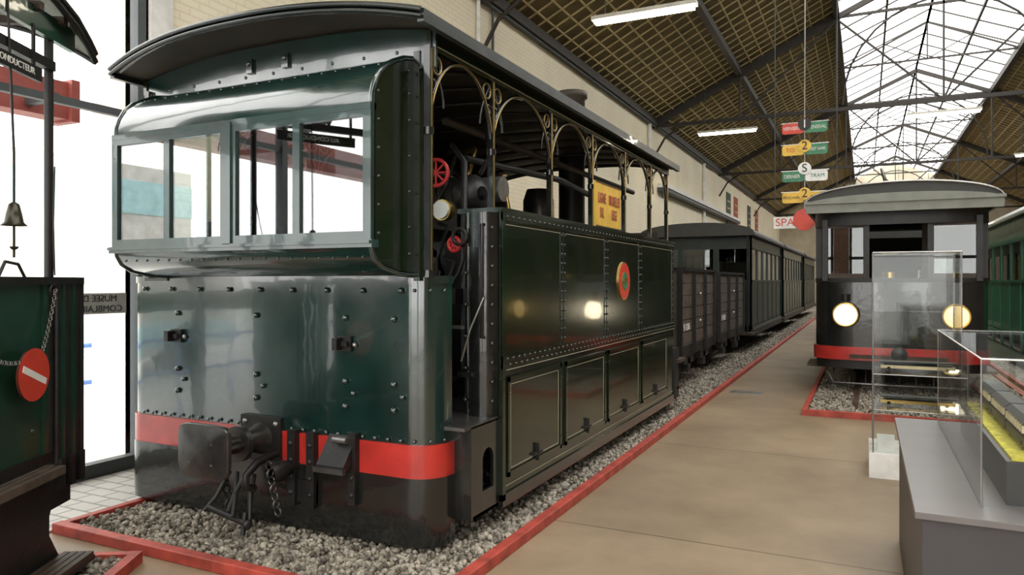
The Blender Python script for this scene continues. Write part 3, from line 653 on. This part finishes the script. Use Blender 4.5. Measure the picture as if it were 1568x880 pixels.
# ---------------------------------------------------------------- electric tram (front view)
T=B('electric_tram_car'); C=.41; F=11.0
pth=[(C+1.0,F+.9),(C+1.0,F+.35)]+arc(C+.75,F+.3,.25,10,-75,6)+[(C+.5,F),(C-.5,F)]+arc(C-.75,F+.3,.25,255,170,6)+[(C-1.0,F+.35),(C-1.0,F+.9)]
T.prism('blackgl',sheet(pth,.04),'z',.7,1.6); T.prism('black',sheet(off(pth,-.02),.07),'z',1.58,1.64)
T.prism('red',sheet(off(pth,-.05),.12),'z',.52,.70); T.prism('black',sheet(off(pth,-.02),.05),'z',.40,.53)
T.box('brown',C-.6,C+.6,F-.1,F-.03,.55,.60)
T.prism('black',sheet(pth,.05),'z',2.36,2.55)
for xx in (-.50,.02,.78,1.33):
    T.box('black',xx-.035,xx+.035,F+.02,F+.08,1.6,2.45)
for xx in (C-1.0,C+1.0): T.box('black',xx-.04,xx+.04,F+.25,F+.33,1.6,2.45)
for xa,xb in ((-.46,-.02),(.82,1.29)):
    T.box('glassdark',xa,xb,F+.045,F+.055,1.66,2.36)
    for bb in ((xa,xb,1.62,1.70),(xa,xb,2.33,2.37)): T.box('brown',bb[0],bb[1],F+.03,F+.07,bb[2],bb[3])
for xx in (-.24,1.06):
    T.cyl('black',(xx,F-.1,1.14),(xx,F+.02,1.14),.17,n=24); T.ring('brass',(xx,F-.11,1.14),(0,1,0),.155,.016,28); T.lathe('headl' if xx<0 else 'headl2',[(.145,0),(.10,-.03),(.001,-.045)],(xx,F-.105,1.14),(0,1,0),24)
    T.cyl('black',(xx,F-.06,1.32),(xx,F-.06,1.42),.05)
T.lathe('black',[(.001,-.02),(.10,0),(.10,.08)],(C,F-.1,.62),(0,1,0),16); T.cyl('greyiron',(C,F-.35,.46),(C,F,.46),.05); T.box('greyiron',C-.1,C+.1,F-.38,F-.33,.38,.54)
T.tube('greyiron',[(C-.9,F+.1,.35),(C-.8,F-.05,.2),(C+.8,F-.05,.2),(C+.9,F+.1,.35)],.02)
for i in range(9): T.tube('black',[(C-.8+.2*i,F+.15,.42),(C-.8+.2*i,F-.05,.2)],.012,5)
T.cyl('brass',(C-.1,F+.25,1.5),(C-.1,F+.25,1.72),.10); T.cyl('steel',(C+.25,F+.3,1.2),(C+.25,F+.3,1.75),.02)
T.box('brown',C-1.0,C-.35,F+1.3,F+1.35,.7,2.5); T.box('brown',C+.35,C+1.0,F+1.3,F+1.35,.7,2.5)
T.box('inner',C-1.0,C+1.0,F+.1,17.3,.64,.7); T.box('inner',C-1.0,C+1.0,17.2,17.25,.6,2.5)
for xx in (C-1.0,C+1.0):
    T.box('blackgl',xx-.03,xx+.03,F+1.3,17.2,.6,1.6); T.box('blackgl',xx-.03,xx+.03,F+1.3,17.2,2.36,2.56); T.box('glassdark',xx-.004,xx+.004,F+1.3,17.2,1.6,2.36)
    for y in np.arange(F+1.3,17.3,.98): T.box('brown',xx-.035,xx+.035,y-.05,y+.05,1.6,2.4)
N=24
def rarc(hw,zt,h): return [(C+hw*math.cos(math.pi*i/N),zt+h*math.sin(math.pi*i/N)) for i in range(N+1)]
T.prism('roofgrey',rarc(1.14,2.66,.24),'y',F-.25,17.5,ang=50)
T.prism('greyboard',[(C+1.14,2.52)]+rarc(1.14,2.64,.12)+[(C-1.14,2.52)],'y',F-.27,F-.22,ang=50)
T.prism('greyboard',[(C+1.16,2.64),(C+1.16,2.68),(C-1.16,2.68),(C-1.16,2.64)],'y',F-.3,F-.24)
T.tube('steel',[(C+1.14*math.cos(math.pi*i/N),F-.28,2.66+.24*math.sin(math.pi*i/N)) for i in range(N+1)],.014)
for xx in (C-1.13,C+1.13): T.box('greyboard',xx-.02,xx+.02,F-.25,17.5,2.56,2.66)
T.box('roofgrey',C-.5,C+.5,F+1.2,16.5,2.8,3.02)
T.tube('black',[(C-.1,14,3.0),(C-.1,14.1,3.35),(C-.1,16.8,3.9)],.03)
for y in (13.0,15.5): wheelset(T,-.1,.92,y,.33)
T.box('black',C-.7,C+.7,F+.6,16.8,.4,.62)
for s in (-1,1): T.box('brown',C+s*1.05-.12,C+s*1.05+.12,F+.45,F+1.15,.36,.40)
tr=T.done()

# ---------------------------------------------------------------- hanging direction signs
b=B('hanging_tram_stop_signs'); y=13.3
for xx in (-1.40,-.42): b.cyl('framegrey',(xx,y,8.35 if xx<-1 else 8.75),(xx,y,2.95),.008,n=5)
b.cyl('steel',(-.92,y,8.5),(-.92,y,2.45),.012,n=8)
rows=((4.20,'signred','signgreen','black',.0),(3.83,'yellow','signgreen','yellow',0),(3.38,'signgreen','white','white',0),(3.02,'yellow','yellow','yellow',-.12))
def rr(x0,x1,z0,z1,r=.04): return arc(x1-r,z0+r,r,-90,0,4)+arc(x1-r,z1-r,r,0,90,4)+arc(x0+r,z1-r,r,90,180,4)+arc(x0+r,z0+r,r,180,270,4)
for z,ml,mr,md,_ in rows:
    b.prism(ml,rr(-1.28,-.93,z-.09,z+.09),'y',y-.03,y-.02)
    b.prism(mr,rr(-.91,-.56,z-.09,z+.09),'y',y-.03,y-.02)
    b.cyl(md,(-.92,y-.045,z+.06 if md!='white' else z+.13),(-.92,y-.035,z+.06 if md!='white' else z+.13),.105,n=24)
    b.box('steel',-1.3,-.54,y-.02,y-.005,z+.09,z+.105)
b.box('white',-1.42,-1.03,y-.03,y-.02,2.50,2.70); b.cyl('signred',(-.92,y-.045,2.64),(-.92,y-.03,2.64),.185,n=28)
sg=b.done()
R=(90,0,0)
text('VERVIERS',(-1.13,y-.034,4.2),.085,R,'white',sg,sx=.75); text('ENSIVAL',(-.70,y-.034,4.2),.085,R,'white',sg,sx=.75); text('1',(-.92,y-.05,4.26),.2,R,'white',sg)
text('TO',(-1.15,y-.034,3.83),.1,R,'signred',sg); text('DEST GARE',(-.72,y-.034,3.83),.07,R,'white',sg,sx=.7); text('2',(-.92,y-.05,3.89),.2,R,'black',sg)
text('DERNIER',(-1.12,y-.034,3.38),.085,R,'white',sg,sx=.75); text('TRAM',(-.72,y-.034,3.38),.085,R,'signgreen',sg); text('S',(-.92,y-.05,3.51),.2,R,'black',sg)
text('PROCHAIN',(-1.13,y-.034,3.02),.07,R,'black',sg,sx=.75); text('STEMBERT',(-.71,y-.034,3.02),.07,R,'black',sg,sx=.7); text('2',(-.92,y-.05,3.08),.2,R,'black',sg)
text('SPA',(-1.235,y-.034,2.6),.19,R,'signred',sg)

# ---------------------------------------------------------------- left tram platform (rotated)
A=B('green_tram_platform_car')
ex=[ -.05,.03,.15,.35,.7,1.0,1.35]; ee=[2.84,2.90,2.97,3.03,3.08,3.1,3.1]; AW=1.5; ac=-AW/2; ah=AW/2+.06
NN=20
def ap(x,e,t,dz): return (x-(.10*(1-t*t) if x<0.04 else 0),ac+ah*t,e+dz+.26*(1-t*t))
for dz,mm in ((.04,'tgreen'),(0,'greyboard')):
    a=len(A.v)
    for x,e in zip(ex,ee):
        for i in range(NN+1): A.v.append(ap(x,e,-1+2*i/NN,dz))
    for j in range(len(ex)-1):
        for i in range(NN): A.face(mm,[a+j*(NN+1)+i,a+j*(NN+1)+i+1,a+(j+1)*(NN+1)+i+1,a+(j+1)*(NN+1)+i],True)
for dz in (.0,.045):
    A.tube('black',[ap(x,e,1,dz) for x,e in zip(ex,ee)],.018); A.tube('black',[ap(ex[0],ee[0],t,dz) for t in np.linspace(-1,1,21)],.018)
    A.tube('black',[ap(ex[-1],ee[-1],t,dz) for t in np.linspace(-1,1,21)],.018)
for x in np.arange(.2,1.3,.22): A.box('brown',x-.02,x+.02,-1.45,.03,2.96,3.0)
A.box('tgreen',.05,1.3,-.03,.0,2.86,2.98); A.box('black',.40,.98,0,.02,2.60,2.67); A.box('black',.24,1.3,-.04,.0,2.70,2.75)
for x in (.45,.95): A.box('black',x-.01,x+.01,0,.01,2.66,2.88)
for yy in (-.03,-1.47): A.cyl('black',(.25,yy,.6),(.25,yy,2.98),.022)
A.cyl('black',(1.25,-.03,.6),(1.25,-.03,3.08),.03)
A.box('tgreen',.33,1.25,-.04,0,.70,1.60); A.box('black',.0,1.28,-.06,.025,1.58,1.62); A.box('black',.3,1.25,0,.012,.66,.72)
for x in (.35,.75,1.15): A.box('tgreen',x-.02,x+.02,0,.012,.7,1.58)
for z in (.85,1.25): A.riv('tgreen',(.45,.0,z),(0,1,0),.015); 
for i,x in enumerate((.03,.08,.13,.18,.23)): A.box('tgreen' if i%2 else 'black',x-.014,x+.014,-.03,.012,.55,1.58)
A.cyl('black',(.0,0.0,.5),(.0,0,1.62),.02)
A.prism('tgreen',sheet([(.0,-.03),(-.08,-.3),(-.1,-.75),(-.08,-1.2),(0,-1.47)],.03),'z',.6,1.6)
for x,z in ((.2,.62),(.1,.62),(.0,.62)): A.box('black',x,x+.04,-.03,.03,.5,.66)
def chain(p,q,sag,n=22):
    for i in range(n):
        t=i/(n-1); c=V(p).lerp(V(q),t); c.z-=sag*4*t*(1-t); A.ring('steel',c,(0,1,0) if i%2 else (1,0,.3),.009,.003,8,4)
DX=.54; DZ=1.145
chain((.30,.03,1.55),(DX-.08,.05,DZ+.1),.03); chain((DX+.08,.05,DZ+.07),(1.15,.03,1.5),.08,34)
A.ring('black',(.30,.02,1.55),(0,1,0),.03,.008)
A.cyl('signred',(DX,.05,DZ),(DX,.062,DZ),.128,n=36); A.ring('black',(DX,.056,DZ),(0,1,0),.128,.004,36)
A.prism('white',[(DX-.1,DZ-.03),(DX-.09,DZ-.06),(DX+.1,DZ+.022),(DX+.09,DZ+.052)],'y',.062,.065)
bx=.65; bz=1.86
A.tube('black',[(bx,.0,2.95),(bx,.03,2.2),(bx,.03,bz+.1)],.006); A.lathe('bronze',[(.008,.11),(.022,.10),(.033,.055),(.04,.015),(.056,0)],(bx,.03,bz),(0,0,1),20); A.tube('black',[(bx,.03,bz+.02),(bx,.03,bz-.15)],.006); A.riv('bronze',(bx,.03,bz-.1),(0,0,-1),.02)
A.tube('black',[(.55,.02,1.62),(.6,.02,1.68),(.7,.02,1.69),(.75,.02,1.62)],.008)
A.tube('black',[(.25,.0,2.2),(.30,.02,1.9),(.25,.0,1.63)],.004,4)
A.box('brown',0,1.3,-1.5,-.0,.57,.64); 
for i in range(3): A.box('wood',.36,1.25,.0+i*.04,.034+i*.04,.62,.66)
A.box('black',.0,1.3,-1.45,-.05,.38,.57)
A.prism('black',[(.22,.60),(.24,.50),(.30,.38),(.30,.28),(.22,.16),(.18,.11),(1.25,.11),(1.25,.60)],'y',-.05,.0)
for y in (-.6,-.3): A.box('black',.3,1.3,y,y+.05,.12,.5)
for i in range(4): A.box('brown',.18,1.1,.01+i*.04,.043+i*.04,.13,.155)
A.box('black',.16,1.1,-.04,.16,.105,.13)
for y in (-1.2,-.35): A.cyl('black',(.95,y-.05,.44),(.95,y+.05,.44),.33,n=24)
lt=A.done(loc=(-3.95,2.6,0),rotz=math.radians(-60.1))
text('AU CONDUCTEUR',(.66,.023,2.635),.045,(90,0,180),'white',lt)
b=B('track_bed'); b.box('stone',.0,1.9,-1.6,.26,0,.035); b.box('rail',.1,1.9,-.56,-.5,.035,.11); b.done(loc=(-3.95,2.6,0),rotz=math.radians(-60.1))
b=B('track_curb'); b.box('curb',-.05,.0,-1.6,.32,0,.065); b.box('curb',.0,1.9,.26,.32,0,.065); b.done(loc=(-3.95,2.6,0),rotz=math.radians(-60.1))
ca,sa=math.cos(math.radians(-60.1)),math.sin(math.radians(-60.1))
stones('ballast_stones',[(-3.95+x*ca-y*sa,2.6+x*sa+y*ca) for x,y in uni(.02,1.6,-.6,.24,1300)])

# ---------------------------------------------------------------- display cases
b=B('glass_display_table')
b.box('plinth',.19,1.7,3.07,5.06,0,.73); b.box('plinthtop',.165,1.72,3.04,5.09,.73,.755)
gx0,gx1,gy0,gy1,gz0,gz1=.39,1.6,3.2,4.98,.755,1.31
for q in ((gx0,gx0+.006,gy0,gy1),(gx1-.006,gx1,gy0,gy1)): b.box('glasscase',*q,gz0,gz1)
for q in ((gx0,gx1,gy0,gy0+.006),(gx0,gx1,gy1-.006,gy1)): b.box('glasscase',*q,gz0,gz1)
b.box('glasscase',gx0,gx1,gy0,gy1,gz1,gz1+.006)
for xx in (gx0,gx1):
    for yy in (gy0,gy1): b.cyl('steel',(xx,yy,gz0),(xx,yy,gz1),.003,n=6)
for p,q in (((gx0,gy0),(gx1,gy0)),((gx0,gy0),(gx0,gy1)),((gx0,gy1),(gx1,gy1))): b.cyl('white',(p[0],p[1],gz1),(q[0],q[1],gz1),.0035,n=6)
b.done(bevel=.003)
b=B('model_tram_diorama')
b.box('modelbase',.48,.95,3.28,4.75,.756,.92); b.box('modelgrass',.50,.93,3.30,4.73,.92,.93)
b.box('rail',.575,.582,3.3,4.73,.93,.938); b.box('rail',.625,.632,3.3,4.73,.93,.938)
y=3.42
for L_ in (.42,.38,.40):
    b.box('modelbase',.56,.66,y,y+L_,.945,.985); b.box('modelbase',.565,.655,y+.01,y+L_-.01,.985,1.04); b.prism('roofgrey',[(.555,1.04),(.665,1.04),(.64,1.06),(.58,1.06)],'y',y,y+L_)
    for yy in np.arange(y+.03,y+L_-.03,.05): b.box('model1',.556,.566,yy,yy+.025,1.0,1.03)
    for yy in (y+.07,y+L_-.07): b.cyl('steel',(.56,yy,.952),(.66,yy,.952),.018,n=12)
    y+=L_+.03
for yy in np.arange(3.35,4.7,.16): b.lathe('modelgrass',[(.001,.05),(.02,.03),(.025,.01),(.004,0)],(.72+.05*math.sin(yy*9),yy,.93),(0,0,1),8)
b.done()
b=B('tall_glass_display_case')
x0,x1,y0,y1=.06,.68,6.63,7.2
b.box('outwhite',x0-.03,x1+.03,y0-.03,y1+.03,0,.20)
for q in ((x0,x0+.006,y0,y1),(x1-.006,x1,y0,y1),(x0,x1,y0,y0+.006),(x0,x1,y1-.006,y1)): b.box('glasscase',*q,.20,1.83)
b.box('glasscase',x0,x1,y0,y1,1.83,1.838)
for z in (.55,.84): b.box('glasscase',x0+.01,x1-.01,y0+.01,y1-.01,z,z+.008); b.cyl('steel',(x0,y0,z),(x1,y0,z),.004,n=6)
for xx in (x0,x1):
    for yy in (y0,y1): b.cyl('steel',(xx,yy,.2),(xx,yy,1.83),.005,n=6)
for yy in (y0,y1): b.cyl('steel',(x0,yy,1.83),(x1,yy,1.83),.006,n=6)
for xx in (x0,x1): b.cyl('steel',(xx,y0,1.83),(xx,y1,1.83),.006,n=6)
b.box('white',x0+.03,x0+.16,y0+.1,y0+.2,.2,.32)
for z,xa,xb,k in ((.56,.12,.6,'brass'),(.85,.12,.62,'model1'),(.2,.28,.6,'wheelred')):
    b.box(k,xa,xb,6.85,6.93,z+.02,z+.045); b.box('glassdark',xa+.02,xb-.02,6.86,6.92,z+.045,z+.07); b.box('roofgrey',xa-.01,xb+.01,6.84,6.94,z+.07,z+.08)
    for xx in (xa+.06,xb-.06): b.cyl('black',(xx,6.85,z+.02),(xx,6.93,z+.02),.014,n=10)
b.done()
# ---------------------------------------------------------------- exterior
b=B('exterior_ground'); b.box('outside',-40,WX-.35,-30,30,-.25,-.03); b.box('outside',WX-.35,20,-30,Y0-.3,-.25,-.03); b.done()
b=B('exterior_brick_pier'); b.box('outwhite',-6.95,-6.45,4.7,5.1,-.03,3.1); b.box('brick',-6.95,-6.45,4.7,5.1,3.1,7); b.done()  # lower half white: daylight overexposure put into the pier's colour
b=B('exterior_canopy_beam'); b.box('canopy',-6.2,-6.0,-6,3.85,2.95,3.26); b.box('canopy',-6.25,-5.95,3.85,3.92,2.93,3.28)
for y in (-5,-2,1,3.5): b.box('framegrey',-6.0,-5.65,y,y+.06,3.0,3.06)
b.done()
b=B('parked_bus')
b.box('outwhite',-13,-10.8,-3,7.5,.4,3.5); b.box('turq',-10.8,-10.78,-3,7.5,2.7,3.25); b.box('outwhite',-10.8,-10.785,-2.6,7.1,1.5,2.5)
for y in np.arange(-2.6,7.2,1.2): b.box('lampcase',-10.79,-10.77,y,y+.04,1.5,2.5)
b.box('turq',-10.8,-10.78,-3,7.5,.5,.9)
for y in (-1.5,5.5): b.cyl('black',(-11.1,y,.42),(-10.75,y,.42),.45,n=24)
b.done(bevel=.03)
b=B('exterior_railing')
for z in (.5,.9): b.cyl('blue',(-7.6,-5,z),(-7.6,6,z),.025)
for y in np.arange(-5,6.1,1): b.cyl('blue',(-7.6,y,-.03),(-7.6,y,.95),.02)
b.done()

# ---------------------------------------------------------------- light
w=bpy.data.worlds.new('World'); S.world=w; w.use_nodes=True
bg=w.node_tree.nodes['Background']; bg.inputs[0].default_value=(1,.99,.96,1); bg.inputs[1].default_value=4.7
def portal(name,loc,rot,sx,sy):
    l=bpy.data.lights.new(name,'AREA'); l.shape='RECTANGLE'; l.size=sx; l.size_y=sy; l.cycles.is_portal=True
    o=bpy.data.objects.new(name,l); S.collection.objects.link(o); o.location=loc; o.rotation_euler=[math.radians(a) for a in rot]
portal('skylight_portal',(RX,25,RZ+.2),(0,0,0),4.9,62)
portal('entrance_portal',(WX-.2,-.85,3.05),(0,-90,0),6.1,10.3)
portal('front_portal',(1.75,Y0-.2,4.9),(90,0,0),14.7,9.7)
# ---------------------------------------------------------------- camera
cam=bpy.data.cameras.new('camera'); co=bpy.data.objects.new('camera',cam); S.collection.objects.link(co); S.camera=co
co.location=(0,0,1.6); co.rotation_euler=(math.radians(90),0,math.radians(25.9)); cam.sensor_width=36; cam.lens=25.55; cam.shift_y=-.0064; cam.clip_end=300
S.view_settings.view_transform='Standard'; S.view_settings.look='None'; S.view_settings.exposure=0
